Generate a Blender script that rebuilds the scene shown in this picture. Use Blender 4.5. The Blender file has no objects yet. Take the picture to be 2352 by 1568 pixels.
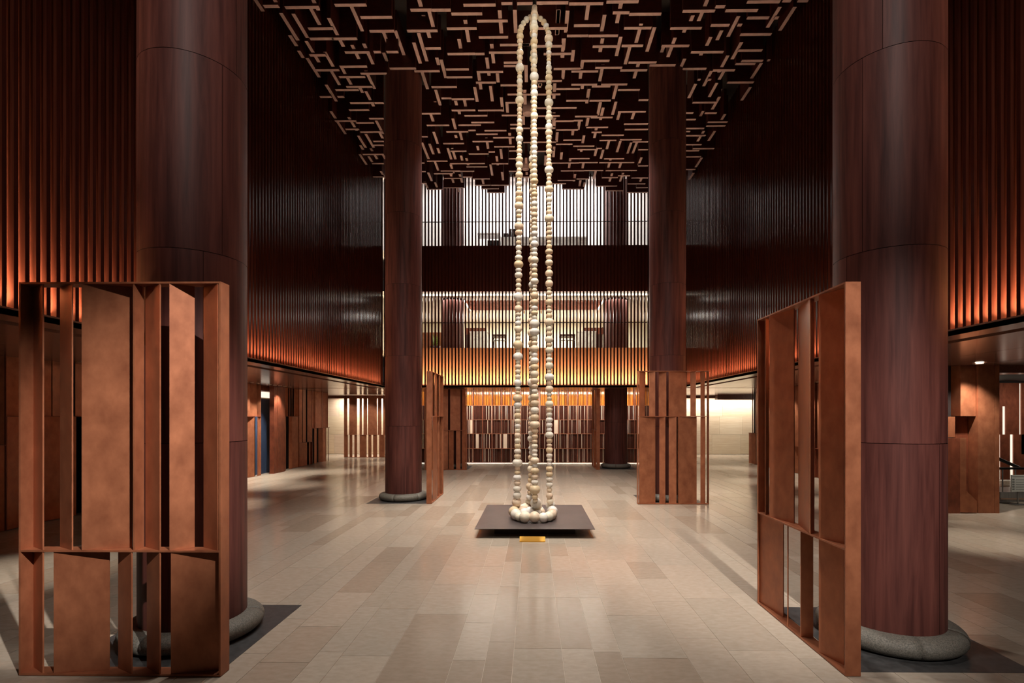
import bpy, math, random
from mathutils import Vector, Matrix

C = bpy.context.scene
COL = C.collection
rnd = random.Random(11)
PI = math.pi

# ------------------------------------------------------------------ camera
F, PX0, HOR, YAW, EYE = 1194.47, 1210.1, 956.0, 0.01209, 2.0
CY, SY = math.cos(YAW), math.sin(YAW)
cd = bpy.data.cameras.new('camera')
cam = bpy.data.objects.new('camera', cd)
COL.objects.link(cam)
cam.location = (0, 0, EYE)
cam.rotation_euler = (PI / 2, 0, YAW)
cd.sensor_width = 36.0
cd.lens = 36.0 * F / 2352.0
cd.shift_x = (1176 - PX0) / 2352.0
cd.shift_y = (HOR - 784) / 2352.0
cd.clip_start = 0.05
cd.clip_end = 200
C.camera = cam

# ------------------------------------------------------------------ world, exposure
C.view_settings.view_transform = 'Standard'
C.view_settings.look = 'None'
C.view_settings.exposure = 0.0
C.view_settings.gamma = 1.0
C.view_settings.use_curve_mapping = False
w = bpy.data.worlds.new('world')
C.world = w
w.use_nodes = True
w.node_tree.nodes['Background'].inputs[0].default_value = (1.0, 0.72, 0.6, 1)
w.node_tree.nodes['Background'].inputs[1].default_value = 0.014


# ------------------------------------------------------------------ lights
def area(name, loc, sx, sy, power, col, rot=(0, 0, 0), spread=180):
    l = bpy.data.lights.new(name, 'AREA')
    l.shape = 'RECTANGLE'; l.size = sx; l.size_y = sy
    l.energy = power; l.color = col; l.spread = math.radians(spread)
    o = bpy.data.objects.new(name, l); COL.objects.link(o)
    o.location = loc; o.rotation_euler = rot
    return o


def spot(name, loc, target, power, col, size=60, blend=1.0, radius=0.08):
    l = bpy.data.lights.new(name, 'SPOT')
    l.energy = power; l.color = col; l.spot_size = math.radians(size)
    l.spot_blend = blend; l.shadow_soft_size = radius
    o = bpy.data.objects.new(name, l); COL.objects.link(o)
    o.location = loc
    d = Vector(target) - Vector(loc)
    o.rotation_euler = d.to_track_quat('-Z', 'Y').to_euler()
    return o


WARM = (1.0, 0.80, 0.62)
WHITE = (1.0, 0.90, 0.78)
AMBER = (1.0, 0.78, 0.50)
HALLC = (1.0, 0.91, 0.84)
# downlights of the hall ceiling
for y in (4.2, 7.0, 10.0, 13.0, 16.2):
    for x in (-1.9, 0.05, 2.0):
        spot('hall_downlight_lamp', (x, y, 9.95), (x * 1.1, y, 0), {4.2: 400, 7.0: 820, 10.0: 1000, 13.0: 900, 16.2: 850}[y], HALLC, 62)
# added spots without fittings, brightening the copper screens and the columns
for (x, y, tx, ty, tz, p, sz) in ((4.9, -3.2, -3.05, 4.0, 1.75, 12500, 11.5), (2.2, -6.0, 2.5, 4.0, 1.9, 9500, 15), (-0.5, -4.0, -3.1, 4.4, 6.0, 1800, 32), (0.5, -4.0, 3.2, 4.4, 6.0, 1800, 32),
                                  (-0.4, 2.5, -2.2, 12.2, 1.5, 1800, 12), (-1.0, 2.5, 2.7, 11.8, 1.5, 1900, 18), (0.6, 9.5, -2.9, 19.4, 1.5, 1400, 18), (0.6, 10.0, 2.6, 20.0, 1.5, 900, 14)):
    spot('screen_spot_lamp', (x, y, 9.95), (tx, ty, tz), p, HALLC, sz, 1.0, 0.08)
spot('necklace_spot_lamp', (0.4, -1.0, 9.95), (0.0, 9.6, 2.2), 1500, (1.0, 0.9, 0.78), 26)  # added spot from the front, brightens the lower beads
for x in (-1.6, 1.7):
    spot('necklace_spot_lamp', (x, 5.2, 9.95), (0.0, 9.6, 8.2), 420, (1.0, 0.9, 0.76), 34)
for y, p in ((9.2, 1300), (10.3, 1100)):
    spot('necklace_spot_lamp', (0.0, y - 3.2, 9.9), (0.0, 9.6, 4.5), p, (1.0, 0.88, 0.72), 55)
# wall washers in the coves behind the battens
LEDP_SIDE, LEDP_BACK = 1300, 540
area('cove_strip_left', (-5.64, 10.6, 3.16), 0.05, 16.0, LEDP_SIDE, AMBER, (PI, 0, 0), 140)
area('cove_strip_right', (5.64, 10.6, 3.16), 0.05, 16.0, LEDP_SIDE, AMBER, (PI, 0, 0), 140)
area('cove_strip_back', (0, 19.15, 3.17), 10.4, 0.06, LEDP_BACK, (1.0, 0.77, 0.46), (PI, 0, 0))
# rooms on the upper floors
area('upper_room_light_front', (0, 20.0, 6.5), 9.0, 0.5, 170, WHITE, (0, 0, 0))
area('upper_room_light_rear', (0, 23.0, 6.45), 8.0, 1.0, 560, WHITE, (0, 0, 0))
area('top_room_light', (0, 21.3, 12.1), 8.5, 1.4, 520, (1.0, 0.93, 0.9), (0, 0, 0))
# behind the glazed screen
area('screen_back_light', (0, 22.95, 3.0), 10.0, 0.2, 330, WHITE, (0, 0, 0))
area('screen_front_light', (0, 21.45, 3.03), 9.5, 0.06, 95, WHITE, (0.9, 0, 0), 120)
# stone walls at the far ends of the aisles
area('stone_washer_left', (-8.6, 27.0, 3.04), 3.2, 0.12, 210, WHITE, (-0.12, 0, 0))
area('stone_washer_right', (9.6, 27.0, 3.04), 5.4, 0.12, 190, WHITE, (-0.12, 0, 0))


# ------------------------------------------------------------------ helpers
def srgb(r, g, b):
    def f(c):
        c /= 255.0
        return c / 12.92 if c <= 0.04045 else ((c + 0.055) / 1.055) ** 2.4
    return (f(r), f(g), f(b), 1.0)


def mat(name, c1, c2=None, rough=0.5, metal=0.0, scale=(4, 4, 4), detail=4.0, lo=0.35, hi=0.65, bump=0.0,
        spec=0.5, tint=None, emit=None, emit_s=0.0, trans=0.0, rough_var=0.0, coat=0.0, dist=0.0, ior=1.45):
    m = bpy.data.materials.new(name); m.use_nodes = True
    nt = m.node_tree; N = nt.nodes; L = nt.links
    b = N['Principled BSDF']
    b.inputs['Roughness'].default_value = rough
    b.inputs['Metallic'].default_value = metal
    b.inputs['Specular IOR Level'].default_value = spec
    b.inputs['IOR'].default_value = ior
    b.inputs['Transmission Weight'].default_value = trans
    b.inputs['Coat Weight'].default_value = coat
    b.inputs['Base Color'].default_value = c1
    if emit:
        b.inputs['Emission Color'].default_value = emit
        b.inputs['Emission Strength'].default_value = emit_s
    out = None
    if c2 is not None:
        g = N.new('ShaderNodeNewGeometry')
        mp = N.new('ShaderNodeMapping'); mp.inputs['Scale'].default_value = scale
        L.new(g.outputs['Position'], mp.inputs['Vector'])
        vec = mp.outputs['Vector']
        if tint == 'shift':
            oi = N.new('ShaderNodeObjectInfo')
            va = N.new('ShaderNodeVectorMath'); va.operation = 'ADD'
            vs = N.new('ShaderNodeVectorMath'); vs.operation = 'SCALE'; vs.inputs['Scale'].default_value = 40.0
            cmb = N.new('ShaderNodeCombineXYZ')
            for k in ('X', 'Y', 'Z'):
                L.new(oi.outputs['Random'], cmb.inputs[k])
            L.new(cmb.outputs[0], vs.inputs[0]); L.new(vec, va.inputs[0]); L.new(vs.outputs[0], va.inputs[1])
            vec = va.outputs[0]
        t = N.new('ShaderNodeTexNoise'); t.inputs['Scale'].default_value = 1.0
        t.inputs['Detail'].default_value = detail; t.inputs['Roughness'].default_value = 0.6
        t.inputs['Distortion'].default_value = dist
        L.new(vec, t.inputs['Vector'])
        r = N.new('ShaderNodeValToRGB')
        r.color_ramp.elements[0].position = lo; r.color_ramp.elements[0].color = c1
        r.color_ramp.elements[1].position = hi; r.color_ramp.elements[1].color = c2
        L.new(t.outputs['Fac'], r.inputs['Fac'])
        out = r.outputs['Color']
        if bump:
            bp = N.new('ShaderNodeBump'); bp.inputs['Strength'].default_value = bump; bp.inputs['Distance'].default_value = 0.01
            L.new(t.outputs['Fac'], bp.inputs['Height']); L.new(bp.outputs['Normal'], b.inputs['Normal'])
        if rough_var:
            mr = N.new('ShaderNodeMapRange')
            mr.inputs['From Min'].default_value = 0.3; mr.inputs['From Max'].default_value = 0.7
            mr.inputs['To Min'].default_value = rough - rough_var; mr.inputs['To Max'].default_value = rough + rough_var
            L.new(t.outputs['Fac'], mr.inputs['Value']); L.new(mr.outputs[0], b.inputs['Roughness'])
    if tint in ('attr', 'object', 'shift'):
        if tint == 'attr':
            a = N.new('ShaderNodeAttribute'); a.attribute_name = 'tint'; oc = a.outputs['Color']
        else:
            a = N.new('ShaderNodeObjectInfo'); oc = a.outputs['Color']
        mx = N.new('ShaderNodeMix'); mx.data_type = 'RGBA'; mx.blend_type = 'MULTIPLY'; mx.inputs['Factor'].default_value = 1.0
        if out is None:
            mx.inputs['A'].default_value = c1
        else:
            L.new(out, mx.inputs['A'])
        L.new(oc, mx.inputs['B'])
        out = mx.outputs['Result']
    if out is not None:
        L.new(out, b.inputs['Base Color'])
    return m


M = {}
M['stone'] = mat('floor_stone', srgb(197, 185, 167), srgb(209, 197, 181), 0.18, scale=(11, 24, 11), detail=12, tint='attr', rough_var=0.03, spec=0.26)
M['grout'] = mat('grout', srgb(214, 200, 182), srgb(205, 190, 172), 0.5, scale=(5, 5, 5))
M['slate'] = mat('slate', srgb(62, 62, 62), srgb(80, 80, 80), 0.35, scale=(14, 14, 14))
M['granite'] = mat('granite', srgb(84, 82, 76), srgb(128, 124, 114), 0.62, scale=(95, 95, 95), detail=6, bump=0.25)
M['column'] = mat('column_veneer', srgb(60, 30, 28), srgb(112, 66, 58), 0.5, scale=(15, 15, 0.8), detail=9, tint='shift', lo=0.28, hi=0.78, spec=0.25, dist=0.4)
M['core'] = mat('shadow_gap', srgb(22, 10, 9), srgb(28, 13, 11), 0.8)
M['batten_side'] = mat('batten_side_wood', srgb(74, 34, 24), srgb(92, 46, 33), 0.3, scale=(30, 30, 1.2), tint='shift', spec=0.12)  # lighter than the fronts: cove light on slat sides put in the colour
M['batten'] = mat('batten_wood', srgb(50, 20, 14), srgb(64, 27, 20), 0.17, scale=(30, 30, 1.2), tint='shift', spec=0.07)  # same wood, darker: shade on the unlit hall face put in the colour
M['backing'] = mat('backing_wood', srgb(144, 92, 65), srgb(162, 108, 79), 0.4, scale=(24, 24, 0.8), tint='shift')
M['copper'] = mat('copper_sheet', srgb(146, 88, 62), srgb(182, 116, 82), 0.42, metal=0.4, scale=(7, 7, 5), detail=10, tint='shift', lo=0.28, hi=0.72, rough_var=0.06)
M['copper_dark'] = mat('copper_dark', srgb(112, 58, 40), srgb(142, 78, 54), 0.45, metal=0.3, scale=(6, 6, 4), detail=8, tint='shift')
M['copper_deep'] = mat('copper_deep', srgb(66, 32, 23), srgb(88, 45, 33), 0.4, metal=0.3, scale=(40, 6, 4))
M['spandrel'] = mat('spandrel_wood', srgb(84, 34, 25), srgb(98, 43, 32), 0.4, scale=(24, 24, 0.8))
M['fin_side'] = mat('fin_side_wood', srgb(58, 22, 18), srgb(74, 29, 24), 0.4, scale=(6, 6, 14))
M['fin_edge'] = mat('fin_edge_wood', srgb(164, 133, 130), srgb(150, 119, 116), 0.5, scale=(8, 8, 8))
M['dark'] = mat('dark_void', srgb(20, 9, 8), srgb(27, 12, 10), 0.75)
M['soffit'] = mat('soffit_wood', srgb(108, 72, 60), srgb(124, 86, 72), 0.2, scale=(22, 0.8, 22), detail=6, spec=0.5)
M['bead'] = mat('bead_wood', srgb(250, 250, 250), srgb(225, 225, 225), 0.42, scale=(9, 9, 26), detail=5, tint='object', dist=0.6)
M['plate'] = mat('black_steel', srgb(70, 62, 62), srgb(84, 75, 74), 0.42, metal=0.2, scale=(2, 2, 2))
M['pedestal'] = mat('pedestal_dark', srgb(60, 48, 40), srgb(70, 56, 46), 0.6)
M['brass'] = mat('brushed_brass', srgb(212, 160, 66), srgb(232, 182, 86), 0.26, metal=0.95, scale=(2, 60, 60))
M['led'] = mat('led_strip', srgb(255, 245, 225), emit=(1, 0.9, 0.72, 1), emit_s=4.0)
M['lens'] = mat('lamp_lens', srgb(255, 245, 225), emit=(1, 0.88, 0.7, 1), emit_s=14.0)
M['ring'] = mat('lamp_ring', srgb(180, 150, 130), rough=0.3, metal=0.7)
M['plaster'] = mat('cream_plaster', srgb(222, 212, 192), srgb(230, 222, 204), 0.6, scale=(2, 2, 2))
M['white'] = mat('white_panel', srgb(232, 228, 224), srgb(226, 222, 220), 0.5, scale=(2, 2, 2))
M['marble'] = mat('white_marble', srgb(232, 228, 220), srgb(206, 198, 190), 0.25, scale=(3, 3, 3), detail=8, lo=0.5, hi=0.62, dist=1.5)
M['louvre'] = mat('red_louvre', srgb(150, 76, 58), srgb(166, 88, 66), 0.45, scale=(3, 40, 40))
M['travertine'] = mat('travertine', srgb(214, 196, 170), srgb(226, 212, 190), 0.3, scale=(1.2, 1.2, 16), detail=8, tint='shift')
M['black'] = mat('black_metal', srgb(24, 22, 22), rough=0.35, metal=0.3)
M['steel'] = mat('brushed_steel', srgb(150, 150, 150), srgb(170, 170, 170), 0.3, metal=0.85, scale=(60, 4, 4))
M['glass'] = mat('clear_glass', (0.93, 0.97, 0.95, 1), rough=0.02, trans=1.0, ior=1.45)
M['amber'] = mat('amber_glass', srgb(236, 158, 74), srgb(222, 130, 52), 0.12, scale=(9, 9, 1), trans=0.25, tint='shift')
M['door'] = mat('blue_black_door', srgb(58, 74, 104), srgb(66, 84, 114), 0.4, scale=(3, 3, 3))
M['lit'] = mat('backlit_panel', srgb(255, 240, 215), emit=(1, 0.9, 0.74, 1), emit_s=1.1)
M['paper'] = mat('sign_paper', srgb(176, 178, 172), srgb(168, 170, 164), 0.5)
M['ink'] = mat('sign_ink', srgb(96, 98, 96), rough=0.6)
M['leaf'] = mat('leaf', srgb(120, 150, 60), srgb(190, 200, 110), 0.5, scale=(20, 20, 20))
M['pot'] = mat('pot_dark', srgb(60, 34, 28), rough=0.5)


class MB:
    def __init__(s):
        s.v = []; s.f = []; s.mi = []

    def add(s, vs, fs, m=0):
        n = len(s.v); s.v += [tuple(p) for p in vs]
        for f in fs:
            s.f.append(tuple(n + i for i in f)); s.mi.append(m)
        return s

    def box(s, x0, x1, y0, y1, z0, z1, m=0, mbot=None):
        n = len(s.v)
        s.v += [(x0, y0, z0), (x1, y0, z0), (x1, y1, z0), (x0, y1, z0), (x0, y0, z1), (x1, y0, z1), (x1, y1, z1), (x0, y1, z1)]
        for i, f in enumerate(((3, 2, 1, 0), (4, 5, 6, 7), (0, 1, 5, 4), (1, 2, 6, 5), (2, 3, 7, 6), (3, 0, 4, 7))):
            s.f.append(tuple(n + k for k in f)); s.mi.append(mbot if (mbot is not None and i == 0) else m)
        return s

    def plank(s, p, q, t, z0, z1, m=0):
        """upright plank in plan from p to q with thickness t"""
        p = Vector(p[:2]); q = Vector(q[:2]); d = (q - p)
        if d.length < 1e-6:
            return s
        n = Vector((-d.y, d.x)).normalized() * (t / 2)
        pts = [p - n, q - n, q + n, p + n]
        return s.prism([(a.x, a.y) for a in pts], z0, z1, m)

    def prism(s, poly, z0, z1, m=0):
        k = len(poly)
        vs = [(a, b, z0) for a, b in poly] + [(a, b, z1) for a, b in poly]
        fs = [tuple(range(k - 1, -1, -1)), tuple(range(k, 2 * k))] + [(i, (i + 1) % k, k + (i + 1) % k, k + i) for i in range(k)]
        return s.add(vs, fs, m)

    def tube(s, p, q, r, n=8, m=0):
        p = Vector(p); q = Vector(q); d = (q - p).normalized()
        a = d.orthogonal().normalized(); b = d.cross(a)
        vs = []
        for c in (p, q):
            for i in range(n):
                t = 2 * PI * i / n
                vs.append(c + a * r * math.cos(t) + b * r * math.sin(t))
        fs = [(i, (i + 1) % n, n + (i + 1) % n, n + i) for i in range(n)] + [tuple(range(n - 1, -1, -1)), tuple(range(n, 2 * n))]
        return s.add(vs, fs, m)

    def lathe(s, prof, c=(0, 0), n=32, a0=0.0, a1=2 * PI, m=0, cap=False):
        full = abs(a1 - a0 - 2 * PI) < 1e-6
        k = n if full else n + 1
        vs = []
        for i in range(k):
            t = a0 + (a1 - a0) * i / n
            for r, z in prof:
                vs.append((c[0] + r * math.cos(t), c[1] + r * math.sin(t), z))
        P = len(prof); fs = []
        for i in range(n):
            j = (i + 1) % k
            for a in range(P - 1):
                fs.append((i * P + a, j * P + a, j * P + a + 1, i * P + a + 1))
        if cap and not full:
            fs.append(tuple(range(P))); fs.append(tuple((k - 1) * P + a for a in range(P - 1, -1, -1)))
        return s.add(vs, fs, m)

    def mesh(s, name, mats, smooth=False):
        me = bpy.data.meshes.new(name)
        me.from_pydata(s.v, [], s.f)
        for m in (mats if isinstance(mats, (list, tuple)) else [mats]):
            me.materials.append(M[m] if isinstance(m, str) else m)
        if any(s.mi):
            me.polygons.foreach_set('material_index', s.mi)
        if smooth:
            me.polygons.foreach_set('use_smooth', [True] * len(me.polygons))
        me.update()
        return me

    def obj(s, name, mats, parent=None, smooth=False, loc=None):
        return link(name, s.mesh(name, mats, smooth), parent, loc)


def link(name, me, parent=None, loc=None):
    o = bpy.data.objects.new(name, me); COL.objects.link(o)
    if parent is not None:
        o.parent = parent
    if loc is not None:
        o.location = loc
    return o


def tag(o, label, cat, group=None, kind=None):
    o['label'] = label; o['category'] = cat
    if group: o['group'] = group
    if kind: o['kind'] = kind
    return o


def empty(name, loc=(0, 0, 0)):
    o = bpy.data.objects.new(name, None); COL.objects.link(o); o.location = loc
    o.empty_display_size = 0.1
    return o


def struct(o):
    o['kind'] = 'structure'; return o


def tint_mesh(me, cols_per_face):
    a = me.color_attributes.new('tint', 'FLOAT_COLOR', 'CORNER')
    data = []
    for p, c in zip(me.polygons, cols_per_face):
        data += list(c) * p.loop_total
    a.data.foreach_set('color', data)


def room(u, v):
    return (CY * u - SY * v, SY * u + CY * v)


def at(px, v):
    """plan point seen in column px of the photograph at depth v"""
    return room((px - PX0) * v / F, v)


def on_plane(px, py, z):
    v = F * (z - EYE) / (HOR - py)
    return at(px, v)


def zof(py, v):
    return EYE + (HOR - py) * v / F


def vfloor(py):
    return F * EYE / (py - HOR)


XW = 5.5          # face of the battens on the side walls
YB = 19.0         # face of the battens on the back wall
ZS = 3.11         # underside of the gallery edge
ZC = 10.1         # lowest edge of the ceiling fins
CX = (-3.142, 3.236)
CYS = (4.79, 12.578, 20.366)
CR = 0.432

# ------------------------------------------------------------------ floor
FX0, FX1, FY0, FY1 = -13.5, 19.0, 2.4, 27.6
floor = struct(MB().box(FX0, FX1, FY0, FY1, -0.12, -0.004).obj('floor', 'grout'))
knownx = [-1.82, -1.604, -1.19, -0.66, -0.392, -0.164, 0.245, 0.512, 0.741, 1.28, 1.66]
widths = [0.41, 0.27, 0.23, 0.53, 0.22, 0.41, 0.53, 0.27, 0.23]
xs = list(knownx)
i = 0
while xs[0] > FX0:
    xs.insert(0, xs[0] - widths[i % 9]); i += 1
i = 3
while xs[-1] < FX1:
    xs.append(xs[-1] + widths[i % 9]); i += 1
tr = random.Random(5)
tiles = []
PALETTE = [(1.0, 0.985, 0.965), (0.98, 0.945, 0.92), (0.93, 0.91, 0.885), (1.03, 1.01, 0.99), (0.88, 0.83, 0.79), (0.99, 0.96, 0.935), (0.95, 0.94, 0.925), (0.82, 0.765, 0.72)]
PW = [4, 4, 4, 4, 3.5, 4, 4, 2.2]
slates = [(cx - 0.69, cx + 0.69, cy - 0.69, cy + 0.69) for cx in CX for cy in CYS]
for a, b in zip(xs[:-1], xs[1:]):
    y = FY0 - tr.random() * 0.8
    while y < FY1:
        ln = tr.choice([0.75, 0.95, 1.1, 1.3, 1.55]) + tr.uniform(-0.05, 0.05)
        y1 = min(y + ln, FY1)
        c = tr.choices(PALETTE, PW)[0]
        k = 0.74 * tr.uniform(0.97, 1.03)
        tiles.append((a + 0.0018, b - 0.0018, max(y, FY0) + 0.0018, y1 - 0.0018, (c[0] * k, c[1] * k, c[2] * k, 1)))
        y = y1


def tile_size(t):
    cx, cy = (t[0] + t[1]) / 2, (t[2] + t[3]) / 2
    px = PX0 + F * (cx * CY + cy * SY) / cy
    if px < -60 or px > 2410:
        return 0
    return (t[1] - t[0]) * (t[3] - t[2]) / cy ** 3


tiles.sort(key=tile_size, reverse=True)
rest = MB(); rest_c = []
for k, t in enumerate(tiles):
    if k < 298:
        mb = MB().box(t[0], t[1], t[2], t[3], -0.02, 0.0)
        me = mb.mesh('stone_slab', 'stone'); tint_mesh(me, [t[4]] * 6)
        link('stone_slab', me, floor)
    else:
        rest.box(t[0], t[1], t[2], t[3], -0.02, 0.0); rest_c += [t[4]] * 6
me = rest.mesh('far_stone_slabs', 'stone'); tint_mesh(me, rest_c)
o = link('far_stone_slabs', me, floor); o['kind'] = 'stuff'
for (a, b, c, d) in slates:
    MB().box(a, b, c, d, -0.02, 0.003).obj('slate_inlay', 'slate', floor)

# ------------------------------------------------------------------ ceiling with fins
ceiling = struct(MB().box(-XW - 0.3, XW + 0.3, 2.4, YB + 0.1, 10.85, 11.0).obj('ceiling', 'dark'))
HA = """145,257,47;300,552,55;663,895,38;852,1083,127;1216,1372,74;1374,1510,74;1603,1838,38;1880,1960,27;1995,2108,27;1515,1740,102;1703,1927,154;1482,1700,209;1715,1930,273;200,410,232;470,655,210;482,655,284;640,827,284;918,1100,228;1192,1415,226;1325,1438,354;287,480,358;738,920,383;948,1000,380;1042,1128,380;1487,1690,394;1692,1757,394;1870,2090,328;1790,2010,384;480,600,404;1065,1257,501;525,697,513;700,900,487;1245,1430,520;1475,1643,507;1480,1668,564;852,1046,538;1700,1893,526;1898,2010,458;1898,2050,482;695,885,562;450,642,601;748,940,635;668,838,657;1370,1555,636;1695,1840,603;1875,2000,623;555,640,708;685,732,708;775,950,752;955,1022,752;1443,1515,718;1517,1682,724;1925,2030,690;590,762,804;768,915,804;1293,1437,830;1517,1690,806;1710,1893,806;1910,2000,750;915,1022,866;665,822,884;820,950,898;742,842,944;1610,1778,845;1660,1828,894;1335,1500,915;1565,1730,914;1883,2000,843;850,1018,964;1478,1638,962;1640,1692,952;1757,1917,954;1945,2000,910;1945,2090,937;1293,1343,998;1697,1853,980;757,900,1048;945,1022,1032;945,1022,1060;1670,1820,1033;1820,1975,1005;1455,1608,1048;1828,1978,1071;2040,2100,1040;800,930,1113;868,1022,1127;1642,1787,1124;1508,1625,1104;1787,1833,1109;1937,2000,1102;1935,2000,1159;935,1022,1194;1293,1320,1190;1337,1487,1176;1505,1760,1194;1810,1930,1195;1625,1778,1218;885,1020,1241;1437,1580,1248;1540,1682,1250;1387,1527,1268;1935,2000,1250;943,1022,1291;1293,1328,1252;1600,1668,1292;1465,1590,1302;1670,1795,1306;1970,2090,1292;963,1022,1356;1690,1802,1352;1806,1937,1352;1460,1612,1370;1293,1335,1338;1337,1452,1382;1735,1862,1378;1777,1905,1406;1525,1700,1418;1840,1960,1437"""
DA = """85,0,65;225,0,18;505,0,62;490,65,168;270,95,280;360,100,262;175,105,165,1;335,258,322;620,132,330;787,50,218;1280,0,55;1345,50,190;1310,110,160,1;1005,198,348,1;1105,222,428,1;1275,240,442;1240,310,458;1615,145,303;1345,235,270;1570,285,350;1867,75,242;1978,72,240;2168,0,38;2300,72,255;2335,280,422;1808,178,210,1;455,300,442;790,328,420;875,318,460;590,378,475;400,370,410;340,422,553;462,424,553;640,520,610;712,487,615;890,515,640;1020,385,515,1;1408,420,470;1440,435,565;1773,420,550;1808,320,460;1712,530,650;1850,535,600;1300,522,645;1685,635,740;1400,655,765;1800,628,738;600,618,730;560,628,660,1;845,635,668;890,665,768;2050,655,762;2060,475,600;2270,608,720;2160,610,640;1880,710,812;1920,750,845;1605,708,803;1545,735,765;1395,740,768,1;635,812,860;680,884,970;765,855,945;1365,836,882;1570,812,830;1525,865,960;965,880,970;990,965,1003;835,990,1070;890,978,1070;1385,962,1045;1545,985,1003;1575,955,1018;1940,970,1052;1770,1005,1085;2270,860,930;2105,840,930;2040,845,910;1355,1048,1122;1300,1040,1175;1415,1080,1115;1705,1065,1095;1875,1088,1158;1488,1080,1160;1520,1080,1160;1585,1135,1168;925,1082,1155;850,1060,1085;845,1125,1195;910,1140,1180;1010,1120,1155;1395,1180,1242;1625,1155,1218;1510,1200,1262;1845,1140,1205;1800,1200,1280;1885,1255,1315;1345,1258,1318;1510,1272,1332;1575,1270,1330;1740,1298,1348;1320,1325,1378;1395,1330,1378;2060,1150,1210;2065,1255,1330;1000,1250,1300;1560,1372,1400"""
HB = """103,335,22;340,590,28;613,848,14;660,780,94;780,1012,104;376,565,187;105,325,208;742,940,206;1080,1308,207;1170,1405,82;1408,1478,50;1482,1717,78;1640,1880,14;1900,1962,6;2010,2088,6;1640,1800,131;1840,1870,131;1375,1510,185;1570,1602,183;1590,1817,252;1708,1930,308;325,480,262;482,697,262;513,690,340;725,880,335;1015,1217,336;105,288,338;0,50,326;155,355,394;1230,1467,381;1575,1750,369;430,635,445;775,978,457;228,425,503;532,728,495;358,553,522;715,910,514;928,1117,477;1170,1342,503;1390,1550,514;1598,1755,445;1787,1808,440;1555,1700,467;1278,1300,583;1355,1377,583;105,288,592;357,545,618;575,765,617;507,643,631;247,418,650;697,857,656;1495,1688,602;1513,1700,669;0,277,690;320,480,735;490,645,735;848,918,731;1242,1412,749;1462,1640,732;105,395,789;697,900,817;1190,1247,825;1332,1418,826;1420,1592,826;383,547,850;500,658,858;105,273,847;240,375,885;375,440,880;742,917,905;1190,1265,873;1352,1498,891;1342,1482,919;467,625,930;245,405,948;105,240,936;747,917,945;1190,1327,938;578,740,987;505,578,966;1190,1225,960;1190,1337,990;563,685,1025;298,430,1023;712,870,1020;805,917,1036;1190,1308,1056;245,365,1053;105,245,1038;372,525,1067;402,550,1092;540,580,1083;1243,1400,1085;1190,1290,1100;845,917,1093;105,230,1105;345,490,1158;595,742,1159;1190,1303,1145;213,415,1190;415,550,1187;560,815,1187;845,917,1211;280,450,1247;450,590,1245;607,835,1245;1190,1263,1237;1190,1278,1278;580,695,1297;795,917,1299;257,385,1317;395,485,1306;697,785,1283;768,897,1342;185,318,1341;105,185,1357;535,690,1358;830,915,1370;290,450,1380;605,735,1392;763,915,1405;185,305,1434"""
DB = """575,0,40;480,40,150;720,25,175;600,108,255;262,70,258;330,78,240;868,172,330;965,198,385;585,280,385;718,268,415;785,338,475;372,365,452;305,280,425;1350,0,165;1245,112,165;1455,222,305;1578,118,282;1375,270,345;1880,50,218;1990,50,240;2000,190,342;1600,308,445;1500,405,540;1705,145,185,1;1190,205,248;1310,385,415;1050,285,440,1;1115,275,425;1185,428,560;440,440,578;850,455,578;460,515,570,1;300,510,580;588,470,598;1380,518,640;1470,520,592;1745,460,588;1805,465,592;1265,612,725;1420,605,718;487,648,758;690,615,727;440,618,652;237,608,722;132,608,630;18,655,762;1450,648,720,1;1665,635,745;1440,705,808;570,745,845;683,742,843;590,785,880;420,865,950;480,860,925;710,820,880;815,822,875;1320,810,858,1;1480,832,890;1560,835,920;230,820,935;540,935,1010;370,950,990;255,965,1040;1325,955,1040;1405,955,1038;450,988,1110;635,1018,1092;715,1030,1115;545,1068,1142;590,1092,1162;795,1040,1150,1;835,1040,1160,1;1435,1020,1098;232,1070,1148;287,1112,1165;350,1155,1228;645,1160,1228;450,1170,1235;870,1148,1210;720,1188,1252;1310,1150,1228;1345,1150,1220;385,1270,1325;655,1265,1328;735,1262,1328;535,1250,1310;1250,1262,1318;425,1315,1372;455,1330,1372;875,1290,1335;745,1385,1420;170,1135,1210"""
SC = 2352 / 740.0
fins = []
fr = random.Random(3)
for src, ox in ((HA, 560), (HB, 1200)):
    for e in src.split(';'):
        a = [float(t) for t in e.split(',')]
        z = ZC + fr.choice((0, 0.015, 0.03))
        x0, y0 = on_plane(ox + a[0] / SC, a[2] / SC, z); x1, y1 = on_plane(ox + a[1] / SC, a[2] / SC, z)
        ym = (y0 + y1) / 2
        fins.append((x0, x1, ym - 0.04, ym + 0.04, z))
for src, ox in ((DA, 560), (DB, 1200)):
    for e in src.split(';'):
        a = [float(t) for t in e.split(',')]
        z = ZC + (0.3 if len(a) > 3 else fr.choice((0.05, 0.065, 0.08)))
        x0, y0 = on_plane(ox + a[0] / SC, a[1] / SC, z)
        v1 = F * (z - EYE) / (HOR - a[2] / SC)
        fins.append((x0 - 0.038, x0 + 0.038, y0, v1, z))
for k in range(44):                                   # rows that go on overhead, above the top of the picture
    x = fr.uniform(-5.0, 5.0); y = fr.uniform(5.5, 10.1); z = ZC + 0.02
    fins.append((x, x + 0.68, y, y + 0.08, z) if k % 2 else (x, x + 0.076, y - 0.9, y, z + 0.05))
fins = [f for f in fins if f[0] > -XW and f[1] < XW and f[3] < YB]
fins.sort(key=lambda f: (f[1] - f[0]) * (f[3] - f[2]) / ((f[2] + f[3]) / 2) ** 2 * (1 if f[3] > 10 else 0.01), reverse=True)
restf = MB()
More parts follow.
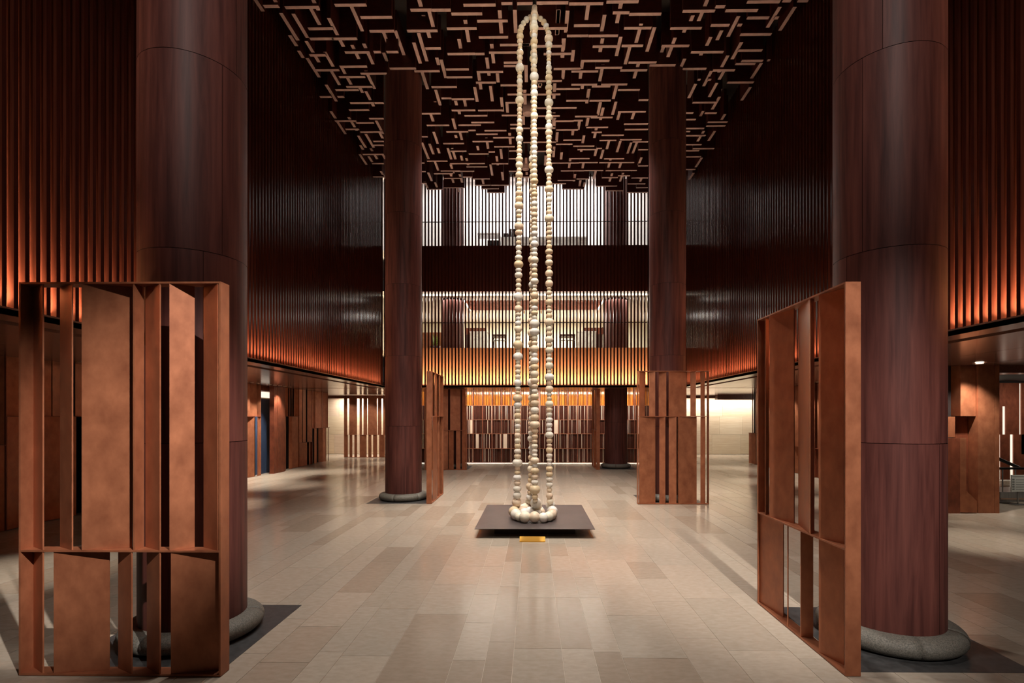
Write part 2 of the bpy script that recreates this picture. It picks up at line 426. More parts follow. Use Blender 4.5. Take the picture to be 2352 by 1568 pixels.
for k, f in enumerate(fins):
    if k < 298:
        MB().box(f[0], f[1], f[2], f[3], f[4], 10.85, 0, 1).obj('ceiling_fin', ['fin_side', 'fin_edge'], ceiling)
    else:
        restf.box(f[0], f[1], f[2], f[3], f[4], 10.85, 0, 1)
o = restf.obj('far_ceiling_fins', ['fin_side', 'fin_edge'], ceiling); o['kind'] = 'stuff'


def ceiling_lamp(px, py, z, r, label):
    x, y = on_plane(px, py, z)
    t = empty('cylinder_lamp', (x, y, z)); tag(t, label, 'lamp')
    MB().lathe([(0, 0.03), (r * 0.85, 0.03), (r * 0.9, 0), (r, 0), (r, 0.42), (0, 0.42)], n=24).obj('lamp_body', 'fin_edge', t, True)
    MB().tube((0, 0, 0.42), (0, 0, 10.85 - z), 0.02).obj('rod', 'black', t)


ceiling_lamp(1212, 262, 10.02, 0.13, 'pink cylinder lamp hung among ceiling fins behind left bead strand')
ceiling_lamp(1207, 389, 10.02, 0.11, 'small cylinder lamp hanging low among the furthest ceiling fins')

# ------------------------------------------------------------------ slatted walls
PITCH, SWD, SDP = 0.1235, 0.05, 0.075
ZT = 10.85


def side_wall(name, sgn):
    x = sgn * XW
    b = sgn * (XW + 0.22)
    wall = struct(MB().box(min(b, b + sgn * 0.12), max(b, b + sgn * 0.12), 2.6, YB + 0.3, ZS, ZT).obj(name, 'backing'))
    sb = MB().box(min(0, sgn * SDP), max(0, sgn * SDP), -SWD / 2, SWD / 2, ZS + 0.02, ZT)
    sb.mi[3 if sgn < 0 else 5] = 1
    me = sb.mesh('slat', ['batten_side', 'batten'])
    y = 2.75
    while y < YB:
        link('slat', me, wall, (x, y, 0)); y += PITCH
    lip = MB()
    lip.box(min(x - sgn * 0.03, x), max(x - sgn * 0.03, x), 2.6, YB, ZS - 0.05, ZS + 0.03)
    lip.box(min(x - sgn * 0.03, b + sgn * 0.13), max(x - sgn * 0.03, b + sgn * 0.13), 2.6, YB, ZS - 0.05, ZS + 0.01)
    lip.obj('cove_ledge', 'soffit', wall)
    MB().box(min(x + sgn * 0.13, x + sgn * 0.19), max(x + sgn * 0.13, x + sgn * 0.19), 2.7, YB - 0.1, ZS + 0.012, ZS + 0.03).obj('led_strip', 'led', wall)
    return wall


wall_left = side_wall('wall_left', -1)
wall_right = side_wall('wall_right', 1)

ZP2, ZL2C, ZP3 = 4.56, 6.57, 8.33
wb = MB()
wb.box(-XW, XW, YB + 0.4, YB + 0.52, ZS, ZP2)
wall_back = struct(wb.obj('wall_back', 'backing'))
MB().box(-XW, XW, YB + 0.26, YB + 0.38, ZL2C + 0.06, ZP3).obj('upper_spandrel', 'spandrel', wall_back)
sb = MB().box(-SWD / 2, SWD / 2, 0, 0.06, ZS + 0.02, ZT)
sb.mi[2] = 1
me = sb.mesh('slat', ['batten_side', 'batten'])
x = -XW + 0.06
while x < XW:
    link('slat', me, wall_back, (x, YB, 0)); x += PITCH
MB().box(-XW, XW, YB - 0.03, YB + 0.53, ZS - 0.05, ZS + 0.012).box(-XW, XW, YB - 0.03, YB, ZS - 0.05, ZS + 0.03).obj('cove_ledge', 'soffit', wall_back)
MB().box(-XW, XW, YB + 0.12, YB + 0.18, ZS + 0.013, ZS + 0.03).obj('led_strip', 'led', wall_back)
for z in (ZP2, ZP3):
    MB().box(-XW, XW, YB + 0.42, YB + 0.45, z + 0.93, z + 0.955).obj('handrail', 'black', wall_back)
    MB().box(-XW, XW, YB + 0.43, YB + 0.442, z, z + 0.93).obj('glass_balustrade', 'glass', wall_back)

# ------------------------------------------------------------------ upper rooms
YR = 25.0
s2 = MB(); s2.box(-7, 7, YB + 0.54, YR, 4.3, 4.48)
struct(s2.obj('floor_gallery', 'stone'))
tint_mesh(bpy.data.objects['floor_gallery'].data, [(0.7, 0.68, 0.66, 1)] * 6)
struct(MB().box(-7, 7, YR, YR + 0.2, 3.3, 6.75).obj('wall_gallery', 'plaster'))
struct(MB().box(-7, -6.8, YB + 0.54, YR, 4.48, 6.75).obj('wall_gallery_left', 'plaster'))
struct(MB().box(6.8, 7, YB + 0.54, YR, 4.48, 6.75).obj('wall_gallery_right', 'plaster'))
gc = MB(); gc.box(-7, 7, YB + 0.54, 20.45, ZL2C, 6.72); gc.box(-7, 7, 22.4, YR, ZL2C, 6.72)
gc.box(-7, -2.7, 20.45, 22.4, ZL2C, 6.72); gc.box(2.75, 7, 20.45, 22.4, ZL2C, 6.72)
gceil = struct(gc.obj('ceiling_gallery', 'white'))
MB().box(-2.7, 2.75, 20.45, 22.4, 6.66, 6.72).obj('recess_panel', 'louvre', gceil)
me = MB().box(-2.72, 2.77, -0.03, 0.03, ZL2C + 0.01, 6.655).mesh('louvre', 'louvre')
for k in range(15):
    link('louvre', me, gceil, (0, 20.55 + k * 0.125, 0))
MB().box(-2.74, -2.70, 20.45, 22.4, ZL2C - 0.01, ZL2C + 0.03).box(2.75, 2.79, 20.45, 22.4, ZL2C - 0.01, ZL2C + 0.03).obj('led_strip', 'led', gceil)
MB().box(-5.4, 5.4, YB + 0.42, YB + 0.53, ZL2C - 0.035, ZL2C - 0.002).obj('led_strip', 'led', gceil)
MB().box(-6.8, 6.8, YR - 0.06, YR, zof(723.5, YR), zof(721, YR)).obj('picture_rail', 'black', bpy.data.objects['wall_gallery'])

struct(MB().box(-7, 7, YB + 0.54, 22.6, 8.05, 8.25).obj('floor_upper_gallery', 'white'))
struct(MB().box(-7, 7, 22.6, 22.8, 8.0, 12.4).obj('wall_upper_gallery', 'white'))
struct(MB().box(-7, -6.8, YB + 0.54, 22.6, 8.25, 12.4).obj('wall_upper_gallery_left', 'white'))
struct(MB().box(6.8, 7, YB + 0.54, 22.6, 8.25, 12.4).obj('wall_upper_gallery_right', 'white'))
struct(MB().box(-7, 7, YB + 0.54, 22.6, 12.2, 12.4).box(-7, 7, YB + 0.34, YB + 0.54, 10.9, 12.4).obj('ceiling_upper_gallery', 'white'))


def gallery_counter(px0, px1, label, hx0, hx1, hood_label):
    v = 21.5
    a, b = at(px0, v), at(px1, v)
    t = empty('serving_counter', ((a[0] + b[0]) / 2, v, 4.48)); tag(t, label, 'counter')
    w_ = (b[0] - a[0]) / 2
    MB().box(-w_, w_, -0.3, 0.3, 0, 0.95).obj('counter_body', 'marble', t)
    MB().box(-w_ - 0.02, w_ + 0.02, -0.32, 0.32, 0.95, 0.99).obj('counter_top', 'white', t)
    a, b = at(hx0, 22.0), at(hx1, 22.0)
    h = empty('back_cabinet', ((a[0] + b[0]) / 2, 22.6, 4.48)); tag(h, hood_label, 'cabinet')
    w_ = (b[0] - a[0]) / 2 + 0.05
    MB().box(-w_, w_, -0.25, 0.25, 0, 1.05).obj('cabinet_body', 'pot', h)
    MB().box(-w_ - 0.02, w_ + 0.02, -0.27, 0.27, 1.05, 1.32).obj('cabinet_hood', 'copper_dark', h)
    for sx in (-1, 1):
        MB().plank((sx * w_, -0.2), (sx * w_, 0.2), 0.03, 1.32, 1.36).obj('rail', 'black', h)


gallery_counter(1082, 1121, 'white marble counter on the middle gallery near the left column', 1070, 1110, 'dark copper hooded cabinet behind left white marble counter')
gallery_counter(1326, 1366, 'white marble counter on the middle gallery near the right column', 1346, 1384, 'dark copper hooded cabinet behind right white marble counter')


def dining_table(px0, px1, label, chair_label, grp):
    v = 21.0
    a, b = at(px0, v), at(px1, v)
    t = empty('dining_table', ((a[0] + b[0]) / 2, v, 4.48)); tag(t, label, 'table')
    w_ = (b[0] - a[0]) / 2
    MB().box(-w_, w_, -0.3, 0.3, 0.72, 0.79).obj('table_top', 'pot', t)
    for sx in (-1, 1):
        for sy in (-1, 1):
            MB().box(sx * (w_ - 0.03) - 0.02, sx * (w_ - 0.03) + 0.02, sy * 0.26 - 0.02, sy * 0.26 + 0.02, 0, 0.72).obj('leg', 'pot', t)
    for k in range(3):
        c = empty('bar_stool', ((a[0] + b[0]) / 2 + (k - 1) * w_ * 0.62, v - 0.42, 4.48))
        tag(c, ('left-hand ', 'middle ', 'right-hand ')[k] + chair_label, 'stool', grp)
        MB().lathe([(0, 0.5), (0.08, 0.5), (0.085, 0.54), (0, 0.56)], n=12).obj('seat', 'steel', c, True)
        MB().tube((0, 0, 0.02), (0, 0, 0.5), 0.015).obj('post', 'steel', c)
        MB().lathe([(0, 0), (0.07, 0), (0.07, 0.02), (0, 0.02)], n=12).obj('foot', 'steel', c)


dining_table(1131, 1163, 'dark dining table on middle gallery beside left white counter', 'one of three steel stools at table by left white counter', 'stools at the left gallery table')
dining_table(1285, 1320, 'dark dining table on middle gallery beside right white counter', 'one of three steel stools at table by right white counter', 'stools at the right gallery table')

# plants in a pot on the middle gallery
xa = at(1000, 20.6)
pl = empty('potted_plant', (xa[0], xa[1], 4.48)); tag(pl, 'yellow green plant in a dark pot at left end of middle gallery', 'plant')
MB().lathe([(0.0, 0), (0.16, 0), (0.2, 0.3), (0.17, 0.3), (0, 0.28)], n=16).obj('pot', 'pot', pl, True)
mb = MB(); pr = random.Random(2)
for k in range(46):
    a = pr.uniform(0, 6.28); r = pr.uniform(0.05, 0.24); h = pr.uniform(0.45, 0.85)
    p = Vector((r * math.cos(a), r * math.sin(a), h)); b = Vector((0.3 * p.x, 0.3 * p.y, 0.28))
    n = Vector((-math.sin(a), math.cos(a), 0)) * 0.022
    mb.add([b, (b + p) / 2 + n, p, (b + p) / 2 - n], [(0, 1, 2, 3)])
o = mb.obj('leaves', 'leaf', pl); o['kind'] = 'stuff'
xa = at(985, 20.9)
pn = MB().box(-0.42, 0.42, 0, 0.05, 0, 0.95).obj('low_screen', 'copper', None, loc=(xa[0] + 0.1, 21.2, 4.48)); tag(pn, 'low copper panel standing behind plant on middle gallery', 'panel')

# brass pendant rods
for px in (1204, 1243, 1257):
    xa = at(px, 22.5)
    t = empty('brass_pendant', (xa[0], xa[1], zof(733, 22.5)))
    tag(t, {1204: 'slim brass pendant seen beside left bead strand on middle gallery', 1243: 'slim brass pendant seen just right of the paired centre bead strands', 1257: 'slim brass pendant seen behind the right bead strand'}[px], 'pendant')
    MB().tube((0, 0, 0), (0, 0, 0.62), 0.02).obj('tube', 'brass', t)
    MB().tube((0, 0, 0.62), (0, 0, ZL2C - zof(733, 22.5)), 0.005).obj('wire', 'black', t)

# things on the top floor
v = 21.0
a, b = at(1152, v), at(1345, v)
cn = empty('long_counter', ((a[0] + b[0]) / 2, v, 8.25)); tag(cn, 'long pale counter on the top gallery seen through slats', 'counter')
w_ = (b[0] - a[0]) / 2
MB().box(-w_, w_, -0.3, 0.3, 0, 0.84).obj('counter_body', 'marble', cn)
MB().box(-w_ - 0.02, w_ + 0.02, -0.32, 0.32, 0.84, 0.89).obj('counter_top', 'white', cn)
a, b = at(1098, v), at(1150, v)
cn = empty('side_table', ((a[0] + b[0]) / 2, v, 8.25)); tag(cn, 'white side table left of long counter on top gallery', 'table')
w_ = (b[0] - a[0]) / 2
MB().box(-w_, w_, -0.25, 0.25, 1.0, 1.07).obj('table_top', 'white', cn)
for sx in (-1, 1):
    MB().box(sx * w_ * 0.94 - 0.02, sx * w_ * 0.94 + 0.02, -0.2, 0.2, 0, 1.0).obj('leg', 'white', cn)
a, b = at(1118, v), at(1149, v)
t = MB().box(-(b[0] - a[0]) / 2, (b[0] - a[0]) / 2, -0.18, 0.18, 0, 0.97).obj('black_cabinet', 'black', loc=((a[0] + b[0]) / 2, v + 0.5, 8.25)); tag(t, 'black cabinet under the white side table on top gallery', 'cabinet')
zt = 8.25 + 0.89
a, b = at(1157, v), at(1168, v)
t = empty('coffee_machine', ((a[0] + b[0]) / 2, v, zt)); tag(t, 'black boxy machine on left end of top gallery counter', 'machine')
MB().box(-0.1, 0.1, -0.15, 0.15, 0, 0.2).obj('housing', 'black', t)
MB().box(-0.09, 0.09, -0.17, -0.15, 0.12, 0.15).obj('spout', 'steel', t)
for px in (1172.5, 1181.5):
    a = at(px, v)
    t = empty('coffee_grinder', (a[0], v, zt)); tag(t, 'black grinder with round hopper ' + ('standing right beside' if px < 1175 else 'second along from') + ' black boxy machine', 'grinder', 'grinders on the top gallery counter')
    MB().box(-0.055, 0.055, -0.1, 0.1, 0, 0.3).obj('housing', 'black', t)
    MB().lathe([(0.02, 0.3), (0.06, 0.38), (0.06, 0.42), (0, 0.42)], n=12).obj('hopper', 'black', t, True)

# ------------------------------------------------------------------ gallery soffits over the aisles
def soffit(name, x0, x1, y0, y1, edge):
    s_ = struct(MB().box(x0, x1, y0, y1, ZS + 0.0, ZS + 0.18).obj(name, 'dark'))
    n = 4
    for k in range(n):
        a = x0 + (x1 - x0) * k / n; b = x0 + (x1 - x0) * (k + 1) / n
        MB().box(a + 0.008, b - 0.008, y0, y1, ZS - 0.05, ZS + 0.0).obj('soffit_board', 'soffit', s_)
    return s_


soffit('trim_1', -9.4, -XW - 0.55, 2.6, YB + 0.34, 0)
soffit('trim_2', XW + 0.55, 12.0, 2.6, YB + 0.34, 0)
soffit('trim_3', -13.0, 13.0, YB + 0.545, 27.5, 0)
MB_side = MB().box(12.0, 19.0, 2.6, 18.0, ZS + 0.0, ZS + 0.3).obj('trim_4', 'dark'); struct(MB_side)


def downlight(x, y, z, label, grp, r=0.05, p=None, tgt=None, size=75):
    t = empty('downlight', (x, y, z)); tag(t, label, 'downlight', grp)
    MB().lathe([(r * 0.75, -0.004), (r * 1.25, -0.012), (r * 1.3, 0), ], n=14).obj('trim_ring', 'ring', t, True)
    MB().lathe([(0, -0.003), (r * 0.8, -0.003)], n=14).obj('lens', 'lens', t)
    if p:
        spot('aisle_downlight_lamp', (x, y, z - 0.03), tgt or (x, y, 0), p, WHITE, size, 0.8, 0.04)


for k in range(26):
    y = 9.6 + k * 0.36
    downlight(-8.75, y, ZS - 0.05, 'small round downlight in soffit along the left aisle wall', 'downlights over the left aisle wall', 0.045,
              240 if k % 2 == 0 and y > 14 else None, (-9.1, y, 0.3), 80)
for k in range(16):
    y = 12.6 + k * 0.5
    downlight(8.75, y, ZS - 0.05, 'small round downlight in soffit along the right aisle wall', 'downlights over the right aisle wall', 0.045,
              180 if k % 3 == 0 else None, (9.1, y, 0.3), 80)
xa = on_plane(2250, 833, ZS - 0.05)
downlight(xa[0], xa[1], ZS - 0.06, 'largest round downlight in right soffit before the copper pier', None, 0.09, 260, (xa[0] + 0.2, 10.9, 0.4), 95)
for x in (-8.9, -8.0, -7.1):
    spot('aisle_downlight_lamp', (x, 24.4, ZS - 0.08), (x, 25.4, 0.6), 70, WHITE, 90, 0.8, 0.04)
spot('aisle_downlight_lamp', (11.2, 10.6, ZS - 0.1), (11.2, 12.2, 0.2), 160, WHITE, 100, 0.8, 0.04)  # added spot without a fitting, lifts the dim escalator
spot('aisle_downlight_lamp', (14.6, 14.6, ZS - 0.1), (15.2, 16.5, 1.2), 140, WHITE, 110, 0.9, 0.04)  # added spot that brightens the boards beyond the escalator
# pools of light on the aisle floors
for (x, y, p) in ((-7.2, 11.5, 150), (-7.2, 15.0, 120), (-7.2, 18.8, 120), (-6.5, 6.7, 110), (-6.4, 22.0, 70), (7.3, 8.4, 130), (7.0, 12.0, 110), (7.2, 16.0, 110), (7.2, 20.5, 90), (10.6, 9.4, 60), (6.5, 24.0, 70)):
    spot('aisle_pool_lamp', (x, y, ZS - 0.1), (x, y, 0), p * 2.4, WHITE, 52, 0.9, 0.05)
for k in range(13):
    x = -3.6 + k * 0.6
    downlight(x, 21.2, ZS - 0.05, 'small round downlight in soffit before the glazed screen', 'downlights before the glazed screen', 0.045,
              60 if k % 2 == 0 else None, (x, 22.0, 0.3), 95)

# ------------------------------------------------------------------ columns
def column(cx, cy, label, z_top, base_label=None):
    t = empty('timber_column', (cx, cy, 0)); tag(t, label, 'column', None, 'thing')
    MB().lathe([(CR - 0.012, 0.05), (CR - 0.012, z_top)], n=48).obj('core', 'core', t, True)
    seams = [0.08, 1.77, 3.43, 5.12, 6.80, 8.48, 10.2]
    for k, (a, b) in enumerate(zip(seams[:-1], seams[1:])):
        b = min(b, z_top)
        if a >= z_top:
            break
        for q in range(3):
            a0 = 0.9 + k * 0.35 + q * 2 * PI / 3
            g = 0.004
            mb = MB().lathe([(CR, a + 0.003), (CR, b - 0.002)], n=18, a0=a0 + g, a1=a0 + 2 * PI / 3 - g)
            mb.obj('veneer_panel', 'column', t, True)
    if z_top > 10.2:
        MB().lathe([(CR, 10.204), (CR, z_top)], n=48).obj('veneer_panel', 'column', t, True)
    prof = []
    for q in range(13):
        u = PI * (-0.5 + q / 12.0)
        prof.append((0.445 + 0.135 * max(0, math.cos(u)) ** 0.8, 0.003 + 0.085 * (1 + math.sin(u))))
    prof = [(0.42, 0.003)] + prof + [(0.42, 0.173)]
    for q in range(6):
        a0 = 0.35 + q * PI / 3
        MB().lathe(prof, n=10, a0=a0 + 0.006, a1=a0 + PI / 3 - 0.006, cap=True).obj('stone_block', 'granite', t, True)
    return t


column(CX[0], CYS[0], 'huge dark timber column on stone ring behind near left copper screen', 10.85)
column(CX[1], CYS[0], 'huge dark timber column on stone ring beside near right copper screen', 10.85)
column(CX[0], CYS[1], 'dark timber column on grey stone ring left of the bead necklaces', 10.85)
column(CX[1], CYS[1], 'dark timber column right of the necklaces, behind a frontal copper screen', 10.85)
column(CX[0], CYS[2], 'far timber column rising behind slats at left, foot behind copper screen', 12.2)
column(CX[1], CYS[2], 'short looking far timber column with dark base before glazed screen', 12.2)


# ------------------------------------------------------------------ copper screens
def screen(o, u, n, W, D, zmid, tiers, label, H=3.035):
    """o plan point of the front corner, u along the face, n into the depth; boards given in photo columns and depth 0..1"""
    o = Vector(o); u = Vector(u); n = Vector(n)
    t = empty('copper_screen', (o.x, o.y, 0)); tag(t, label, 'screen')
    P = lambda a, d: u * a + n * (d * D)

    def flat(a0, a1, d0, d1, z0, z1, mb):
        mb.prism([tuple(P(a0, d0)), tuple(P(a1, d0)), tuple(P(a1, d1)), tuple(P(a0, d1))], z0, z1)
    T = 0.014
    fix = (u.x * n.y - u.y * n.x) < 0

    def build(mb, name):
        if fix:
            mb.f = [tuple(reversed(f)) for f in mb.f]
        return mb.obj(name, 'copper', t)
    for (z0, z1, nm) in ((0.005, 0.02, 'bottom_rail'), (H - T, H, 'top_rail')):
        mb = MB(); flat(0, W, 0, 1, z0, z1, mb); build(mb, nm)
    mb = MB(); flat(T, W - T, 0.0, 1, zmid - T / 2, zmid + T / 2, mb); build(mb, 'middle_rail')
    for a in (0, W - T):
        mb = MB(); flat(a, a + T, 0, 1, 0.02, H - T, mb); build(mb, 'side_post')

    def hit(px, d):
        b = o + n * (d * D)
        r = Vector(room((px - PX0) / F, 1.0))
        # r*s = b + u*a
        det = r.x * (-u.y) - r.y * (-u.x)
        return (r.x * b.y - r.y * b.x) / det if False else (r.x * b.y - r.y * b.x) / (r.y * u.x - r.x * u.y)
    for tier, (z0, z1) in zip(tiers, ((zmid + T / 2 + 0.001, H - T - 0.001), (0.021, zmid - T / 2 - 0.001))):
        for (p0, d0, p1, d1) in tier:
            a0, a1 = hit(p0, d0), hit(p1, d1)
            a0 = min(max(a0, T), W - T); a1 = min(max(a1, T), W - T)
            d0 = 0.05 + 0.9 * d0; d1 = 0.05 + 0.9 * d1
            mb = MB().plank(P(a0, d0), P(a1, d1), 0.010, z0, z1)
            mb.obj('board', 'copper', t)
    return t


A0, A1 = at(43, 4.008), at(510, 4.008)
screen(A0, (1, 0), (0, 1), A1[0] - A0[0], 0.115, 0.963,
       [[(68, 1, 98, 0), (141, 1, 165, 0), (187, 0, 305, 0.9), (306, 0, 331, 1), (337, 1, 367, 0), (388, 0, 448, 0.9), (470, 1, 500, 0)],
        [(68, 1, 98, 0), (123, 0.05, 252, 0.6), (274, 0.9, 302, 0), (340, 1, 367, 0), (392, 0.05, 507, 0.7)]],
       'tall copper screen standing frontal before the near left column')
vb = vfloor(1554)
B0 = at(1942, vb); B1 = at(1738, vfloor(1385))
screen(B0, (0, 1), (1, 0), B1[1] - B0[1], 0.117, 0.975,
       [[(1741, 0.9, 1757, 0), (1757, 0, 1765, 0.4), (1767, 0, 1825, 0.7), (1836, 0.9, 1860, 0), (1860, 0, 1869, 0.4), (1880, 0, 1940, 0.7)],
        [(1744, 0.2, 1800, 0.6), (1808, 0.0, 1809, 0.05), (1837, 0.0, 1869, 0.9), (1880, 0.0, 1940, 0.7)]],
       'tall copper screen standing edge on before the near right column')
vc = vfloor(1157)
C0 = at(991.6, vc)
screen(C0, (0, 1), (-1, 0), 1.55, 0.12, 2.0,
       [[(991.9, 0, 996.5, 1), (999.4, 0.0, 1008, 0.6), (1008.5, 0, 1016, 0.6)], [(994.3, 0.3, 1004, 0), (1004.4, 0.5, 1010, 0), (1011, 0.5, 1016, 0)]],
       'copper screen standing edge on right of the left timber column')
vd = vfloor(1158)
D0, D1 = at(1465, vd), at(1628, vd)
screen(D0, (1, 0), (0, 1), D1[0] - D0[0], 0.115, 2.0,
       [[(1468, 0, 1481, 0.6), (1491, 0.4, 1505, 0), (1513, 1, 1530.5, 0.2), (1536, 0, 1576.6, 0.5), (1585.5, 0.5, 1598.6, 0), (1609, 0.6, 1619, 0)],
        [(1468, 0, 1505, 0.5), (1514.5, 0.6, 1528.4, 0), (1536, 0.5, 1554, 0), (1557.5, 0, 1558.2, 1), (1559.2, 0, 1600, 0.5), (1609, 0.8, 1620, 0)]],
       'copper screen standing frontal before the right timber column')
ve = vfloor(1079)
E0, E1 = at(975, ve), at(1072, ve)
screen(E0, (1, 0), (0, 1), E1[0] - E0[0], 0.115, 1.48,
       [[(977, 0, 990, 0.6), (994, 0.6, 1012, 0), (1018.4, 0, 1029, 0.5), (1034, 0, 1057.5, 0.4), (1062, 0.4, 1070, 0)],
        [(977, 0, 995, 0.5), (999, 0.5, 1014, 0), (1018.4, 0, 1029, 0.4), (1030.6, 0.5, 1042, 0), (1047.7, 0, 1057.5, 0.5), (1061, 0.3, 1070, 0)]],
       'furthest left copper screen, frontal, before the glazed screen')
vf = vfloor(1078.6)
F0 = at(1370, vf)
screen(F0, (0, 1), (1, 0), 1.55, 0.13, 1.48,
       [[(1360.5, 0, 1363, 0.7), (1364, 0.4, 1366.5, 0), (1367, 0, 1369.5, 0.5)], [(1360.5, 0.4, 1364, 0), (1364.5, 0, 1369.5, 0.6)]],
       'furthest right copper screen, edge on, beside the short looking column')
vg = vfloor(1050)
G0, G1 = at(790, vg), at(905, vg)
screen(G0, (1, 0), (0, 1), G1[0] - G0[0], 0.12, 1.1,
       [[(790.8, 0.2, 797.5, 0), (802, 0, 820, 0.5), (826, 0.4, 831, 0), (835, 0.3, 843, 0), (845, 0, 866, 0.5), (868, 0.5, 876, 0), (880, 0.4, 892, 0)],
        [(791, 0, 799, 0.5), (803, 0.5, 809, 0), (814, 0.4, 820, 0), (826, 0, 842, 0.5), (846, 0.4, 853, 0), (857, 0.5, 866, 0), (871, 0.3, 884, 0), (888, 0, 900, 0.4)]],
       'slatted copper screen before the pale stone wall at end of left aisle')

# ------------------------------------------------------------------ aisle walls
def aisle_wall(name, x, sgn, y0, y1, gap=None, seed=1):
    xb = x + sgn * 0.22
    mb = MB()
    segs = [(y0, y1)] if not gap else [(y0, gap[0]), (gap[1], y1)]
    for a, b in segs:
        mb.box(min(xb, xb + sgn * 0.1), max(xb, xb + sgn * 0.1), a, b, 0, ZS)
    wall = struct(mb.obj(name, 'dark'))
    r = random.Random(seed)
    for a, b in segs:
        y = a
        while y < b - 0.05:
            bw = min(r.choice((1.2, 1.57, 1.57, 1.9)), b - y)
            zm = r.choice((0.95, 1.3, 1.5, 2.0))
            MB().box(min(x, xb), max(x, xb), y, y + bw, zm - 0.008, zm + 0.008).obj('shelf_rail', 'copper_dark', wall)
            MB().box(min(x, xb), max(x, xb), y - 0.007, y + 0.007, 0.01, ZS - 0.05).obj('side_post', 'copper_dark', wall)
            for z0, z1 in ((0.01, zm - 0.009), (zm + 0.009, ZS - 0.051)):
                q = y + 0.02
                while q < y + bw - 0.08:
                    wd = min(r.choice((0.12, 0.18, 0.26, 0.38)), y + bw - q - 0.02)
                    f = r.random() < 0.5
                    d0, d1 = (0.01, r.uniform(0.04, 0.12)) if f else (r.uniform(0.06, 0.16), 0.01)
                    MB().plank((x + sgn * d0, q), (x + sgn * d1, q + wd), 0.01, z0, z1).obj('board', 'copper', wall)
                    q += wd + r.choice((0.02, 0.06, 0.12, 0.2))
            y += bw
    return wall


XA = 9.2
def y_at(px, x):
    k = (px - PX0) / F
    # x = CY*k*v - SY*v
    v = x / (CY * k - SY)
    return room(k * v, v)[1]


g0, g1 = y_at(601, -XA), y_at(654, -XA)
WL = aisle_wall('wall_aisle_left', -XA, -1, 2.6, vfloor(1058) , (g0, g1), 4)
dr = struct(MB().box(-XA - 0.3, -XA - 0.26, g0 - 0.02, g1 + 0.02, 0, 2.62).obj('door_1', 'door'))
MB().tube((-XA - 0.235, g0 + 0.25, 0.9), (-XA - 0.235, g0 + 0.25, 1.4), 0.012).obj('door_handle', 'steel', dr)
MB().box(-XA - 0.3, -XA - 0.24, g0 - 0.02, g1, 2.66, 2.86).obj('transom_light', 'lit', dr)
MB().box(-XA - 0.3, -XA - 0.1, g0 - 0.05, g1, 2.88, ZS - 0.05).obj('head', 'copper_dark', dr)
# smooth pier beside the door
p0 = y_at(627, -XA + 0.12); p1 = y_at(652, -XA + 0.12)
pier = empty('wall_pier', (-XA + 0.06, (p0 + p1) / 2, 0)); tag(pier, 'smooth brown copper pier beside the dark blue door', 'pier', None, 'thing')
MB().box(-0.06, 0.1, -(p1 - p0) / 2, (p1 - p0) / 2, 0, ZS - 0.05).obj('pier_body', 'copper_dark', pier)
MB().box(0.1, 0.112, -(p1 - p0) / 2 + 0.22, (p1 - p0) / 2, 0.01, ZS - 0.06).obj('pier_facing', 'copper_dark', pier)
WR = aisle_wall('wall_aisle_right', XA, 1, 11.6, vfloor(1063), None, 9)


def stone_wall(name, x0, x1, y, seed):
    w_ = struct(MB().box(x0, x1, y + 0.03, y + 0.2, 0, ZS).obj(name, 'plaster'))
    r = random.Random(seed)
    for z0, z1 in ((0.02, 1.05), (1.05, 2.0), (2.0, 3.05)):
        x = x0
        while x < x1 - 0.01:
            wd = min(r.choice((0.55, 0.95, 1.2, 1.5)), x1 - x)
            o = MB().box(x + 0.003, x + wd - 0.003, y, y + 0.03, z0 + 0.003, z1 - 0.003).obj('stone_panel', 'travertine', w_)
            k = r.uniform(0.86, 1.0); o.color = (k, k * r.uniform(0.95, 1), k * r.uniform(0.9, 0.98), 1)
            x += wd
    return w_


ys = vfloor(1043)
stone_wall('wall_far_left', -13, -4.9, ys, 3)
stone_wall('wall_far_right', 4.9, 13, ys, 8)
struct(MB().box(-4.9, 4.9, 23.3, 23.45, 0, ZS).obj('wall_back_lower', 'plaster'))
struct(MB().box(-13.1, -12.9, YB, 27.6, 0, ZS).obj('wall_end_left', 'plaster'))
struct(MB().box(-12.8, -4.9, 26.75, 26.85, 2.93, ZS - 0.05).obj('trim_7', 'soffit'))  # added fascia that hides the left stone washer light from view
struct(MB().box(4.9, 12.8, 26.75, 26.85, 2.93, ZS - 0.05).obj('trim_8', 'soffit'))  # added fascia, keeps the right stone washer light out of sight
bm_ = MB().box(at(1640, 26.0)[0], 12.8, 25.6, 26.0, 2.82, ZS - 0.05).obj('trim_5', 'soffit'); struct(bm_)

